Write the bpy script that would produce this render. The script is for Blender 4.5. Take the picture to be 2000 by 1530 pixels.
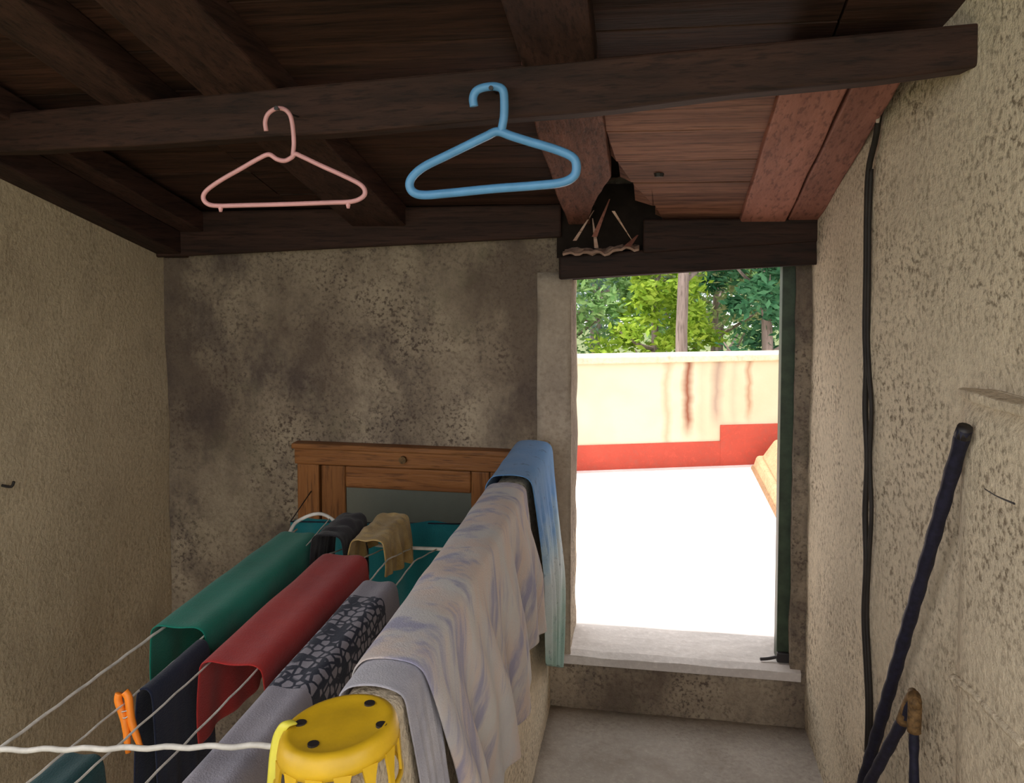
import bpy, bmesh, math, random
from mathutils import Vector, noise
random.seed(7)
for o in list(bpy.data.objects): bpy.data.objects.remove(o)
scene = bpy.context.scene
COL = scene.collection

# ------------------------------------------------------------------ camera
FPX = 1700.0; YAW = math.atan(290/FPX); PITCH = math.radians(3)
CX = 1000.0; CY = 490 + FPX*math.tan(PITCH)
cam_d = bpy.data.cameras.new('camera'); cam = bpy.data.objects.new('camera', cam_d); COL.objects.link(cam)
cam.rotation_euler = (math.pi/2-PITCH, 0, YAW)
cam_d.sensor_width = 36; cam_d.lens = FPX/2000*36; cam_d.shift_y = -(765-CY)/2000
cam_d.clip_start = 0.02
scene.camera = cam
_F0 = Vector((-math.sin(YAW), math.cos(YAW), 0)); _R = Vector((math.cos(YAW), math.sin(YAW), 0)); _Z = Vector((0, 0, 1))
_F = _F0*math.cos(PITCH) - _Z*math.sin(PITCH); _U = _F0*math.sin(PITCH) + _Z*math.cos(PITCH)
def ray(u, v): return _F + _R*((u-CX)/FPX) - _U*((v-CY)/FPX)
def onX(u, v, X): d = ray(u, v); return d*(X/d.x)
def onY(u, v, Y): d = ray(u, v); return d*(Y/d.y)
def onZ(u, v, Z): d = ray(u, v); return d*(Z/d.z)

# ------------------------------------------------------------------ light
SKY, SUN, EXPO = 1.0, 2.2, 1.22
w = bpy.data.worlds.new('sky'); scene.world = w; w.use_nodes = True
wn = w.node_tree.nodes; wn['Background'].inputs['Color'].default_value = (0.97, 0.97, 0.985, 1)
wn['Background'].inputs['Strength'].default_value = SKY
sd = bpy.data.lights.new('sun', 'SUN'); sd.energy = SUN; sd.angle = math.radians(1.5); sd.color = (1, 0.95, 0.86)
so = bpy.data.objects.new('sun', sd); COL.objects.link(so)
so.rotation_euler = Vector((-0.38, -0.05, 0.92)).to_track_quat('Z', 'Y').to_euler()
so.location = (-3, -1, 8)
vs = scene.view_settings
vs.view_transform = 'Standard'; vs.look = 'None'; vs.gamma = 1; vs.use_curve_mapping = False; vs.exposure = EXPO

# ------------------------------------------------------------------ materials
def newmat(name, rough=0.8):
    m = bpy.data.materials.new(name); m.use_nodes = True
    nt = m.node_tree; b = nt.nodes['Principled BSDF']; b.inputs['Roughness'].default_value = rough
    b.inputs['Specular IOR Level'].default_value = 0.25
    return m, nt, b
def N(nt, typ, **kw):
    n = nt.nodes.new(typ)
    for k, v in kw.items():
        if k in n.inputs.keys(): n.inputs[k].default_value = v
        else: setattr(n, k, v)
    return n
def noise_tex(nt, vec, scale, detail=4, rough=0.6):
    n = N(nt, 'ShaderNodeTexNoise'); n.inputs['Scale'].default_value = scale; n.inputs['Detail'].default_value = detail
    n.inputs['Roughness'].default_value = rough; nt.links.new(vec, n.inputs['Vector']); return n.outputs['Fac']
def ramp(nt, fac, stops):
    r = nt.nodes.new('ShaderNodeValToRGB'); e = r.color_ramp.elements
    while len(e) < len(stops): e.new(0.5)
    for el, (p, c) in zip(e, stops):
        el.position = p; el.color = (c, c, c, 1) if isinstance(c, (int, float)) else (*c, 1)
    nt.links.new(fac, r.inputs['Fac']); return r.outputs['Color']
def mix(nt, fac, a, b, mode='MIX'):
    n = nt.nodes.new('ShaderNodeMix'); n.data_type = 'RGBA'; n.blend_type = mode
    for sock, val in ((n.inputs[0], fac), (n.inputs[6], a), (n.inputs[7], b)):
        if hasattr(val, 'is_linked') or hasattr(val, 'links'): nt.links.new(val, sock)
        elif isinstance(val, (int, float)): sock.default_value = val
        else: sock.default_value = (*val, 1)
    return n.outputs[2]
def math_n(nt, op, a, b=0.0):
    n = nt.nodes.new('ShaderNodeMath'); n.operation = op
    for s, v in ((n.inputs[0], a), (n.inputs[1], b)):
        if hasattr(v, 'links'): nt.links.new(v, s)
        else: s.default_value = v
    return n.outputs[0]
def mapping(nt, vec, scale=(1, 1, 1), loc=(0, 0, 0)):
    n = nt.nodes.new('ShaderNodeMapping'); n.inputs['Scale'].default_value = scale; n.inputs['Location'].default_value = loc
    nt.links.new(vec, n.inputs['Vector']); return n.outputs['Vector']
def objco(nt): return nt.nodes.new('ShaderNodeTexCoord').outputs['Object']
def bump(nt, b, h, strength=0.6, dist=0.01):
    n = nt.nodes.new('ShaderNodeBump'); n.inputs['Strength'].default_value = strength; n.inputs['Distance'].default_value = dist
    nt.links.new(h, n.inputs['Height']); nt.links.new(n.outputs['Normal'], b.inputs['Normal'])

def plaster(name, base, dark, grain=85, pits=0.5, mould=None, mould_lo=0.42, mould_hi=0.6, relief=0.7):
    m, nt, b = newmat(name, 0.92); co = objco(nt)
    big = noise_tex(nt, co, 2.1, 5)
    c = mix(nt, ramp(nt, big, [(0.35, 0), (0.7, 1)]), tuple(x*0.86 for x in base), tuple(min(1, x*1.1) for x in base))
    g = noise_tex(nt, co, grain, 3, 0.65)
    patch = ramp(nt, noise_tex(nt, co, 3.3, 3), [(0.38, 0.25), (0.62, 1)])
    pit = math_n(nt, 'MULTIPLY', ramp(nt, g, [(0.36, 1), (0.5, 0)]), patch)
    pit = math_n(nt, 'MULTIPLY', pit, pits)
    c = mix(nt, pit, c, dark)
    hi = math_n(nt, 'MULTIPLY', ramp(nt, g, [(0.55, 0), (0.7, 1)]), 0.35)
    c = mix(nt, hi, c, tuple(min(1, x*1.35) for x in base))
    if mould:
        for k, (sc, lo, hi_, col, amt, off) in enumerate(mould):
            mm = noise_tex(nt, mapping(nt, co, (1, 1, 0.7), (off, 0, off)), sc, 8, 0.68)
            c = mix(nt, math_n(nt, 'MULTIPLY', ramp(nt, mm, [(lo, 0), (hi_, 1)]), amt), c, col)
    nt.links.new(c, b.inputs['Base Color'])
    h = math_n(nt, 'ADD', math_n(nt, 'MULTIPLY', g, 1.0), math_n(nt, 'MULTIPLY', noise_tex(nt, co, 22, 3), 0.8))
    bump(nt, b, h, relief, 0.012)
    return m
def wood(name, c1, c2, axis=0, rough=0.7, scale=3.0, relief=0.5, spec=0.25):
    m, nt, b = newmat(name, rough); b.inputs['Specular IOR Level'].default_value = spec
    co = objco(nt)
    oi = nt.nodes.new('ShaderNodeObjectInfo')
    cb = nt.nodes.new('ShaderNodeCombineXYZ')
    for i, k in enumerate((7.3, 11.9, 5.1)):
        nt.links.new(math_n(nt, 'MULTIPLY', oi.outputs['Random'], k), cb.inputs[i])
    va = nt.nodes.new('ShaderNodeVectorMath'); va.operation = 'ADD'
    nt.links.new(co, va.inputs[0]); nt.links.new(cb.outputs[0], va.inputs[1])
    s = [scale*7]*3; s[axis] = scale*0.55
    v = mapping(nt, va.outputs[0], tuple(s))
    g = noise_tex(nt, v, 1.0, 6, 0.65)
    c = mix(nt, ramp(nt, g, [(0.3, 0), (0.68, 1)]), c1, c2)
    fine = noise_tex(nt, v, 4.5, 4, 0.6)
    c = mix(nt, math_n(nt, 'MULTIPLY', ramp(nt, fine, [(0.36, 1), (0.48, 0)]), 0.55), c, tuple(x*0.3 for x in c1))
    tint = math_n(nt, 'MULTIPLY_ADD', oi.outputs['Random'], 0.5)
    tint.node.inputs[2].default_value = 0.75
    hs = nt.nodes.new('ShaderNodeHueSaturation'); nt.links.new(c, hs.inputs['Color']); nt.links.new(tint, hs.inputs['Value'])
    nt.links.new(hs.outputs[0], b.inputs['Base Color'])
    bump(nt, b, math_n(nt, 'ADD', g, math_n(nt, 'MULTIPLY', fine, 0.5)), relief, 0.008)
    return m
def cloth(name, base, alt, scale=4, weave=260, rough=0.95, stripes=None):
    m, nt, b = newmat(name, rough); b.inputs['Specular IOR Level'].default_value = 0.1
    b.inputs['Sheen Weight'].default_value = 0.15
    co = objco(nt)
    c = mix(nt, ramp(nt, noise_tex(nt, co, scale, 4), [(0.35, 0), (0.65, 1)]), base, alt)
    if stripes: c = stripes(nt, co, c)
    nt.links.new(c, b.inputs['Base Color'])
    bump(nt, b, math_n(nt, 'ADD', noise_tex(nt, co, weave, 2), math_n(nt, 'MULTIPLY', noise_tex(nt, co, 14, 3), 1.5)), 0.35, 0.006)
    return m
def plain(name, col, rough=0.5, spec=0.4, metal=0, var=0.2, scale=18):
    m, nt, b = newmat(name, rough); b.inputs['Specular IOR Level'].default_value = spec; b.inputs['Metallic'].default_value = metal
    co = objco(nt)
    c = mix(nt, ramp(nt, noise_tex(nt, co, scale, 5), [(0.35, 0), (0.65, 1)]), tuple(x*(1-var) for x in col), tuple(min(1, x*(1+var)) for x in col))
    nt.links.new(c, b.inputs['Base Color'])
    bump(nt, b, noise_tex(nt, co, 90, 3), 0.12, 0.003)
    return m

M = {}
M['wall'] = plaster('tan roughcast plaster', (0.665, 0.555, 0.405), (0.17, 0.125, 0.08), 58, 0.9)
M['wall_left'] = plaster('smooth tan plaster', (0.56, 0.45, 0.305), (0.18, 0.13, 0.08), 60, 0.4,
    [(2.2, 0.55, 0.75, (0.2, 0.15, 0.11), 0.5, 3.1)], relief=0.45)
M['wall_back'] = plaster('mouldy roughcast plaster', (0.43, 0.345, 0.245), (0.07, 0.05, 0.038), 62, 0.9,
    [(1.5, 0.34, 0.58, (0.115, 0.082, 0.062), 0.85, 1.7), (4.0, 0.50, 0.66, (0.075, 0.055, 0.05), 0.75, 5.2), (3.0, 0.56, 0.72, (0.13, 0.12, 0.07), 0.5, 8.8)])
M['surround'] = plaster('grey tan door surround plaster', (0.42, 0.345, 0.265), (0.2, 0.15, 0.11), 50, 0.4, [(2.6, 0.45, 0.7, (0.2, 0.15, 0.12), 0.6, 4.4)], relief=0.4)
M['cement'] = plaster('grey cement', (0.42, 0.37, 0.32), (0.2, 0.16, 0.13), 60, 0.35, [(3.0, 0.52, 0.7, (0.22, 0.17, 0.13), 0.5, 2.2)], relief=0.35)
M['sill'] = plaster('pale cement', (0.62, 0.56, 0.52), (0.35, 0.28, 0.24), 40, 0.2, relief=0.25)
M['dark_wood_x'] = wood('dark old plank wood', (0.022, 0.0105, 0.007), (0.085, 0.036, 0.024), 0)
M['red_wood_lit_x'] = wood('reddish old plank wood', (0.11, 0.043, 0.028), (0.40, 0.18, 0.115), 0, scale=2.4, relief=0.8)  # reddish planks, raised in colour to hold the brighter light by the doorway
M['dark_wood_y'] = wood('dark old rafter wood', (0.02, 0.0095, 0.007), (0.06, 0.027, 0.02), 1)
M['red_wood_lit_y'] = wood('reddish rafter wood', (0.26, 0.10, 0.07), (0.38, 0.155, 0.11), 1, scale=2.2)  # reddish wood with the stronger doorway light put into its colour
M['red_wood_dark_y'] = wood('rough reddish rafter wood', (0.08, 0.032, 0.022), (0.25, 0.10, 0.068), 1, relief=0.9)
M['beam_wood'] = wood('dark beam wood', (0.016, 0.008, 0.0055), (0.05, 0.022, 0.0145), 0)
M['roof_void'] = plain('dark roof lining', (0.02, 0.014, 0.011), 0.9, 0.1)
M['splinter'] = wood('pale broken wood', (0.35, 0.2, 0.14), (0.6, 0.42, 0.32), 0)
M['pine'] = wood('orange varnished pine', (0.20, 0.075, 0.022), (0.33, 0.135, 0.042), 2, 0.45)
M['pine_x'] = wood('orange varnished pine rail', (0.20, 0.075, 0.022), (0.33, 0.135, 0.042), 0, 0.45)
M['glass'] = plain('frosted grey door glass', (0.16, 0.17, 0.14), 0.25, 0.5, var=0.08, scale=5)
M['green_paint'] = plain('dark green paint', (0.035, 0.055, 0.03), 0.5, 0.4, var=0.35)
M['iron'] = plain('dark iron', (0.02, 0.016, 0.016), 0.5, 0.5)
M['white_wire'] = plain('off white coated wire', (0.62, 0.58, 0.52), 0.45, 0.4)
M['pink'] = plain('pale pink plastic', (0.72, 0.36, 0.36), 0.35, 0.5, var=0.06)
M['blue'] = plain('sky blue plastic', (0.13, 0.36, 0.66), 0.35, 0.5, var=0.08)
M['yellow'] = plain('yellow plastic', (0.60, 0.36, 0.012), 0.4, 0.45, var=0.14, scale=9)
M['yellow_strap'] = plain('lemon yellow plastic', (0.68, 0.6, 0.06), 0.4, 0.4, var=0.1)
M['orange'] = plain('orange plastic', (0.9, 0.24, 0.015), 0.4, 0.45, var=0.08)
M['steel'] = plain('spring steel', (0.5, 0.48, 0.45), 0.35, 0.5, 0.9)
M['navy_paint'] = plain('navy paint', (0.012, 0.0115, 0.026), 0.6, 0.3, var=0.4, scale=60)
M['rust'] = plain('rusty brass', (0.16, 0.09, 0.035), 0.7, 0.3, var=0.5, scale=70)
M['black_cable'] = plain('black cable sheath', (0.022, 0.017, 0.014), 0.6, 0.3)
M['white_paint'] = plain('flaking white paint', (0.62, 0.52, 0.44), 0.8, 0.2)
M['green_towel'] = cloth('green terry', (0.008, 0.155, 0.105), (0.012, 0.20, 0.14))
M['red_towel'] = cloth('red terry', (0.34, 0.022, 0.022), (0.42, 0.035, 0.028))
M['navy_cloth'] = cloth('navy cloth', (0.012, 0.016, 0.034), (0.022, 0.026, 0.05))
M['dark_teal_cloth'] = cloth('dark teal cloth', (0.012, 0.05, 0.055), (0.02, 0.07, 0.075))
M['teal_cloth'] = cloth('teal cloth', (0.012, 0.125, 0.15), (0.02, 0.165, 0.18))
M['black_cloth'] = cloth('black cloth', (0.012, 0.011, 0.013), (0.03, 0.026, 0.03))
M['ochre_cloth'] = cloth('ochre cloth', (0.34, 0.22, 0.075), (0.48, 0.34, 0.15), 16)
def lilac_print(nt, co, c):
    v = N(nt, 'ShaderNodeTexVoronoi'); v.feature = 'DISTANCE_TO_EDGE'; v.inputs['Scale'].default_value = 44
    v.inputs['Randomness'].default_value = 0.65
    nt.links.new(mapping(nt, co, (1.0, 0.8, 1.0)), v.inputs['Vector'])
    p = ramp(nt, v.outputs['Distance'], [(0.10, 1), (0.16, 0)])
    sx = nt.nodes.new('ShaderNodeSeparateXYZ'); nt.links.new(co, sx.inputs[0])
    band = math_n(nt, 'MULTIPLY', math_n(nt, 'GREATER_THAN', sx.outputs['Y'], 1.72), math_n(nt, 'LESS_THAN', sx.outputs['Y'], 2.22))
    return mix(nt, math_n(nt, 'MULTIPLY', p, band), c, (0.02, 0.024, 0.045))
M['print_cloth'] = cloth('lilac grey printed cloth', (0.27, 0.255, 0.30), (0.36, 0.33, 0.37), 6, stripes=lilac_print)
def faded(nt, co, c):
    a = noise_tex(nt, mapping(nt, co, (2, 2.4, 0.8)), 3.0, 4)
    c = mix(nt, ramp(nt, a, [(0.42, 0), (0.6, 1)]), c, (0.62, 0.50, 0.44))
    b2 = noise_tex(nt, mapping(nt, co, (3, 5, 1.0), (4, 2, 1)), 3.0, 4)
    return mix(nt, math_n(nt, 'MULTIPLY', ramp(nt, b2, [(0.50, 0), (0.62, 1)]), 0.85), c, (0.30, 0.29, 0.42))
M['sheet'] = cloth('faded lilac white sheet', (0.52, 0.49, 0.50), (0.6, 0.57, 0.54), 3, stripes=faded)
M['grey_lilac'] = cloth('grey lilac cloth', (0.35, 0.34, 0.40), (0.48, 0.46, 0.5), 9)
def tie_blue(nt, co, c):
    sx = nt.nodes.new('ShaderNodeSeparateXYZ'); nt.links.new(co, sx.inputs[0])
    z = math_n(nt, 'ADD', sx.outputs['Z'], math_n(nt, 'MULTIPLY', noise_tex(nt, co, 7, 3), 0.35))
    zr = nt.nodes.new('ShaderNodeMapRange'); zr.inputs['From Min'].default_value = -1.45; zr.inputs['From Max'].default_value = -0.6
    nt.links.new(z, zr.inputs['Value'])
    r = ramp(nt, zr.outputs[0], [(0.12, (0.28, 0.42, 0.36)), (0.3, (0.5, 0.58, 0.55)), (0.5, (0.56, 0.62, 0.64)), (0.62, (0.40, 0.55, 0.66)), (0.78, (0.13, 0.3, 0.62)), (0.95, (0.12, 0.27, 0.52))])
    return mix(nt, ramp(nt, noise_tex(nt, co, 26, 3), [(0.62, 0), (0.7, 0.5)]), r, (0.03, 0.06, 0.12))
M['blue_cloth'] = cloth('blue to pale green cloth', (0.1, 0.25, 0.5), (0.3, 0.4, 0.6), 4, stripes=tie_blue)
M['terrace_floor'] = plaster('pale terrace screed', (0.80, 0.70, 0.67), (0.6, 0.48, 0.44), 30, 0.2, relief=0.2)
def streaky():
    m, nt, b = newmat('cream terrace render', 0.9); co = objco(nt)
    c = mix(nt, ramp(nt, noise_tex(nt, co, 1.2, 3), [(0.4, 0), (0.6, 1)]), (0.66, 0.56, 0.39), (0.74, 0.66, 0.48))
    sx = nt.nodes.new('ShaderNodeSeparateXYZ'); nt.links.new(co, sx.inputs[0])
    wob = math_n(nt, 'MULTIPLY', noise_tex(nt, mapping(nt, co, (1, 1, 2.0)), 2.0, 3), 0.10)
    xx = math_n(nt, 'ADD', sx.outputs['X'], wob)
    for x0, wd, zlow, amt, col in ((0.218, 0.055, -1.52, 1.0, (0.26, 0.09, 0.05)), (0.06, 0.05, -1.66, 0.6, (0.45, 0.3, 0.18)), (0.46, 0.07, -1.45, 0.8, (0.36, 0.25, 0.2)),
                             (0.60, 0.04, -1.5, 0.35, (0.5, 0.36, 0.26)), (0.72, 0.04, -1.42, 0.8, (0.4, 0.22, 0.13)), (0.33, 0.05, -1.6, 0.25, (0.55, 0.36, 0.25)), (-0.9, 0.05, -1.5, 0.4, (0.5, 0.33, 0.2)), (1.4, 0.06, -1.5, 0.4, (0.48, 0.3, 0.2))):
        d = math_n(nt, 'ABSOLUTE', math_n(nt, 'SUBTRACT', xx, x0+0.05))
        k = math_n(nt, 'SUBTRACT', 1.0, math_n(nt, 'DIVIDE', d, wd)); k.node.use_clamp = True
        zf = math_n(nt, 'MULTIPLY', math_n(nt, 'SUBTRACT', sx.outputs['Z'], zlow), 6.0); zf.node.use_clamp = True
        c = mix(nt, math_n(nt, 'MULTIPLY', math_n(nt, 'MULTIPLY', k, zf), amt), c, col)
    nt.links.new(c, b.inputs['Base Color']); bump(nt, b, noise_tex(nt, co, 40, 3), 0.3, 0.006)
    return m
M['cream'] = streaky()
M['coping'] = plaster('pale coping mortar', (0.74, 0.66, 0.48), (0.45, 0.3, 0.2), 24, 0.5)
M['red_skirt'] = plaster('red skirting paint', (0.50, 0.085, 0.055), (0.36, 0.11, 0.08), 26, 0.4, relief=0.3)
M['tan_block'] = plaster('tan kerb plaster', (0.50, 0.33, 0.19), (0.28, 0.17, 0.09), 28, 0.5)
M['brown'] = plaster('brown mortar', (0.3, 0.18, 0.1), (0.16, 0.1, 0.06), 28, 0.5)
M['ground'] = plaster('grass and earth', (0.14, 0.17, 0.07), (0.06, 0.07, 0.03), 8, 0.6)
M['bark'] = wood('grey brown bark', (0.16, 0.12, 0.10), (0.36, 0.29, 0.26), 2, 0.9, 2.0, 0.8)
def leafmat(name, a, c2):
    m, nt, b = newmat(name, 0.55); co = objco(nt)
    c = mix(nt, ramp(nt, noise_tex(nt, co, 6, 3), [(0.35, 0), (0.65, 1)]), a, c2)
    nt.links.new(c, b.inputs['Base Color'])
    tr = nt.nodes.new('ShaderNodeBsdfTranslucent'); nt.links.new(c, tr.inputs['Color'])
    ms = nt.nodes.new('ShaderNodeMixShader'); ms.inputs[0].default_value = 0.35
    nt.links.new(b.outputs[0], ms.inputs[1]); nt.links.new(tr.outputs[0], ms.inputs[2])
    nt.links.new(ms.outputs[0], nt.nodes['Material Output'].inputs['Surface'])
    return m
M['leaf_bright'] = leafmat('yellow green leaves', (0.20, 0.36, 0.03), (0.42, 0.55, 0.07))
M['leaf_mid'] = leafmat('mid green leaves', (0.10, 0.24, 0.06), (0.27, 0.40, 0.16))
M['leaf_blue'] = leafmat('blue green leaves', (0.08, 0.18, 0.13), (0.26, 0.36, 0.31))
M['leaf_dark'] = leafmat('dark green leaves', (0.03, 0.13, 0.06), (0.09, 0.24, 0.11))
M['leaf_olive'] = leafmat('olive leaves', (0.18, 0.24, 0.09), (0.38, 0.40, 0.20))

# ------------------------------------------------------------------ mesh helpers
class MB:
    def __init__(s): s.v = []; s.f = []
    def add(s, vs_, fs): k = len(s.v); s.v += [tuple(v) for v in vs_]; s.f += [tuple(i+k for i in f) for f in fs]; return s
    def box(s, x0, x1, y0, y1, z0, z1):
        return s.hexa([(x0, y0, z0), (x1, y0, z0), (x1, y1, z0), (x0, y1, z0), (x0, y0, z1), (x1, y0, z1), (x1, y1, z1), (x0, y1, z1)])
    def hexa(s, p): return s.add(p, [(3, 2, 1, 0), (4, 5, 6, 7), (0, 1, 5, 4), (1, 2, 6, 5), (2, 3, 7, 6), (3, 0, 4, 7)])
    def tube(s, pts, r, n=10, caps=True, closed=False):
        pts = [Vector(p) for p in pts]; L = len(pts)
        rad = r if isinstance(r, (list, tuple)) else [r]*L
        tang = []
        for i in range(L):
            a = pts[(i-1) % L] if (closed or i > 0) else pts[i]; b = pts[(i+1) % L] if (closed or i < L-1) else pts[i]
            tang.append((b-a).normalized())
        up = Vector((0, 0, 1)) if abs(tang[0].z) < 0.9 else Vector((1, 0, 0))
        nrm = (up - tang[0]*up.dot(tang[0])).normalized(); vs_ = []
        for i in range(L):
            nrm = (nrm - tang[i]*nrm.dot(tang[i])).normalized(); bi = tang[i].cross(nrm)
            for k in range(n):
                a = 2*math.pi*k/n; vs_.append(pts[i] + (nrm*math.cos(a) + bi*math.sin(a))*rad[i])
        fs = []
        for i in range(L if closed else L-1):
            j = (i+1) % L
            for k in range(n): fs.append((i*n+k, i*n+(k+1) % n, j*n+(k+1) % n, j*n+k))
        if caps and not closed: fs += [tuple(range(n-1, -1, -1)), tuple((L-1)*n+k for k in range(n))]
        return s.add(vs_, fs)
    def grid(s, fn, nu, nv, wrap=False):
        vs_ = [fn(i/nu, j/nv) for j in range(nv+1) for i in range(nu+1)]
        return s.add(vs_, [(j*(nu+1)+i, j*(nu+1)+i+1, (j+1)*(nu+1)+i+1, (j+1)*(nu+1)+i) for j in range(nv) for i in range(nu)])
    def build(s, name, mat, parent=None, smooth=False, bevel=0, solid=0, seg=2):
        me = bpy.data.meshes.new(name); me.from_pydata(s.v, [], s.f); me.update()
        bm = bmesh.new(); bm.from_mesh(me); bmesh.ops.recalc_face_normals(bm, faces=bm.faces); bm.to_mesh(me); bm.free()
        me.materials.append(M[mat] if isinstance(mat, str) else mat)
        o = bpy.data.objects.new(name, me); COL.objects.link(o)
        if smooth: me.polygons.foreach_set('use_smooth', [True]*len(me.polygons))
        if solid:
            md = o.modifiers.new('thickness', 'SOLIDIFY'); md.thickness = solid; md.offset = 0
        if bevel:
            md = o.modifiers.new('bevel', 'BEVEL'); md.width = bevel; md.segments = seg; md.limit_method = 'ANGLE'
        if parent: o.parent = parent
        return o
def tag(o, label, cat, group=None):
    o['label'] = label; o['category'] = cat
    if group: o['group'] = group
    return o
def struct(o, label, cat='structure'): o['kind'] = 'structure'; o['label'] = label; o['category'] = cat; return o
def empty(name, loc, label, cat, group=None):
    o = bpy.data.objects.new(name, None); COL.objects.link(o); o.empty_display_size = 0.05
    o.location = loc
    return tag(o, label, cat, group)
def under(o, root):   # parent keeping world coordinates
    o.parent = root; o.matrix_parent_inverse = root.matrix_basis.inverted(); return o
def catmull(pts, k=8, closed=False):
    P = [Vector(p) for p in pts]; n = len(P); out = []
    for i in range(n if closed else n-1):
        g = lambda j: P[j % n] if closed else P[max(0, min(n-1, j))]
        p0, p1, p2, p3 = g(i-1), g(i), g(i+1), g(i+2)
        for q in range(k):
            t = q/k
            out.append(0.5*((2*p1)+(p2-p0)*t+(2*p0-5*p1+4*p2-p3)*t*t+(3*p1-p0-3*p2+p3)*t**3))
    if not closed: out.append(P[-1])
    return out
def nz(p, sc, seed=0): return noise.noise(Vector(p)*sc + Vector((seed*7.1, seed*3.3, seed*1.7)))

# ------------------------------------------------------------------ room dimensions
YB = 3.6; XL = -2.2; FLOOR = -1.943; LOW = -2.86; SILL = -1.70; TERR = -1.735
DX0, DX1, DTOP = -0.366, 0.535, -0.06
P0 = lambda y: 1.09 - 0.28*y           # underside of the rafters
RW = [(0.592, 3.62), (0.612, 2.66), (0.70, 2.05), (0.80, 1.2), (0.86, -1.5)]   # right wall line in plan
def right_wall(u, v, off=0.0):
    """point where a pixel's ray meets the right wall"""
    d = ray(u, v)
    for (xa, ya), (xb, yb) in zip(RW, RW[1:]):
        ax, ay, bx, by = xa-off, ya, xb-off, yb
        ex, ey = bx-ax, by-ay
        den = d.x*ey - d.y*ex
        if abs(den) < 1e-9: continue
        t = (ax*ey - ay*ex)/den; s_ = (ax*d.y - ay*d.x)/den
        if t > 0 and -0.001 <= s_ <= 1.001: return d*t
    return onX(u, v, 0.6-off)

def rough_panel(name, mat, us, vs_, place, skip=None, depth=None, amp=0.006, parent=None, seed=0):
    """a rough plastered face: place(u,v,h) gives a point h proud of the face; cells inside skip() are openings"""
    b = MB(); nu, nv = len(us), len(vs_)
    def pt(u, v, h):
        p = Vector(place(u, v, 0)); n_ = nz(p, 2.2, seed)*1.6 + nz(p, 9, seed)*0.7 + nz(p, 30, seed)*0.35
        return place(u, v, h + n_*amp)
    b.v = [tuple(pt(u, v, 0)) for v in vs_ for u in us]
    cells = [[not (skip and skip((us[i]+us[i+1])/2, (vs_[j]+vs_[j+1])/2)) for i in range(nu-1)] for j in range(nv-1)]
    for j in range(nv-1):
        for i in range(nu-1):
            if cells[j][i]: b.f.append((j*nu+i, j*nu+i+1, (j+1)*nu+i+1, (j+1)*nu+i))
    if depth:
        K = 5; layers = [list(range(nu*nv))]
        for k in range(1, K+1):
            base = len(b.v)
            for j, v in enumerate(vs_):
                for i, u in enumerate(us):
                    p = Vector(pt(u, v, -depth*k/K)); q = Vector(place(u, v, -depth*k/K))
                    b.v.append(tuple(q + (p-q)*0.5 + Vector((nz(p, 8, 3), 0, nz(p, 8, 5)))*amp*(1.2 if 0 < k else 0)))
            layers.append(list(range(base, base+nu*nv)))
        def c(j, i): return 0 <= j < nv-1 and 0 <= i < nu-1 and cells[j][i]
        for j in range(nv):
            for i in range(nu-1):
                if c(j, i) != c(j-1, i):
                    for k in range(K): b.f.append((layers[k][j*nu+i], layers[k][j*nu+i+1], layers[k+1][j*nu+i+1], layers[k+1][j*nu+i]))
        for j in range(nv-1):
            for i in range(nu):
                if c(j, i) != c(j, i-1):
                    for k in range(K): b.f.append((layers[k][j*nu+i], layers[k][(j+1)*nu+i], layers[k+1][(j+1)*nu+i], layers[k+1][j*nu+i]))
        for j in range(nv-1):
            for i in range(nu-1):
                if cells[j][i]: b.f.append((layers[K][j*nu+i], layers[K][j*nu+i+1], layers[K][(j+1)*nu+i+1], layers[K][(j+1)*nu+i]))
        used = sorted({i for f in b.f for i in f}); mp = {o: n for n, o in enumerate(used)}
        b.v = [b.v[i] for i in used]; b.f = [tuple(mp[i] for i in f) for f in b.f]
    return b.build(name, mat, parent, smooth=True)
def lin(a, b, step):
    n = max(1, int(round(abs(b-a)/step))); return [a+(b-a)*i/n for i in range(n+1)]
def lins(stops, step):
    out = [stops[0]]
    for a, b in zip(stops, stops[1:]): out += lin(a, b, step)[1:]
    return out

# ------------------------------------------------------------------ walls and floors
o = rough_panel('wall_back', 'wall_back', lins([XL-0.25, DX0, DX1, 0.95], 0.05), lins([LOW-0.1, SILL-0.03, DTOP, 0.30], 0.05),
    lambda u, v, h: (u, YB-h, v), lambda u, v: DX0 < u < DX1 and SILL-0.03 < v < DTOP, 0.27, 0.007, seed=1)
struct(o, 'mould-stained roughcast back wall with the terrace doorway', 'wall')
o = rough_panel('wall_left', 'wall_left', lins([-1.5, 3.65], 0.06), lins([LOW-0.1, 0.25], 0.06),
    lambda u, v, h: (XL+h, u, v + max(0, (3.65-u))*0.28*max(0, (v+1.0)/1.25)), lambda u, v: -1.2 < u < 1.5 and -0.95 < v < 0.2, 0.2, 0.005, seed=2)
struct(o, 'tan plastered wall beside the stairwell', 'wall')
def rw_place(u, v, h):
    # u runs along the polyline from the back wall to the camera side
    acc = 0
    for (xa, ya), (xb, yb) in zip(RW, RW[1:]):
        L = math.hypot(xb-xa, yb-ya)
        if u <= acc+L or (xb, yb) == RW[-1]:
            t = (u-acc)/L; nx, ny = -(ya-yb)/L, -(xb-xa)/L
            return (xa+(xb-xa)*t + nx*h, ya+(yb-ya)*t + ny*h, v)
        acc += L
RWL = sum(math.hypot(b[0]-a[0], b[1]-a[1]) for a, b in zip(RW, RW[1:]))
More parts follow.
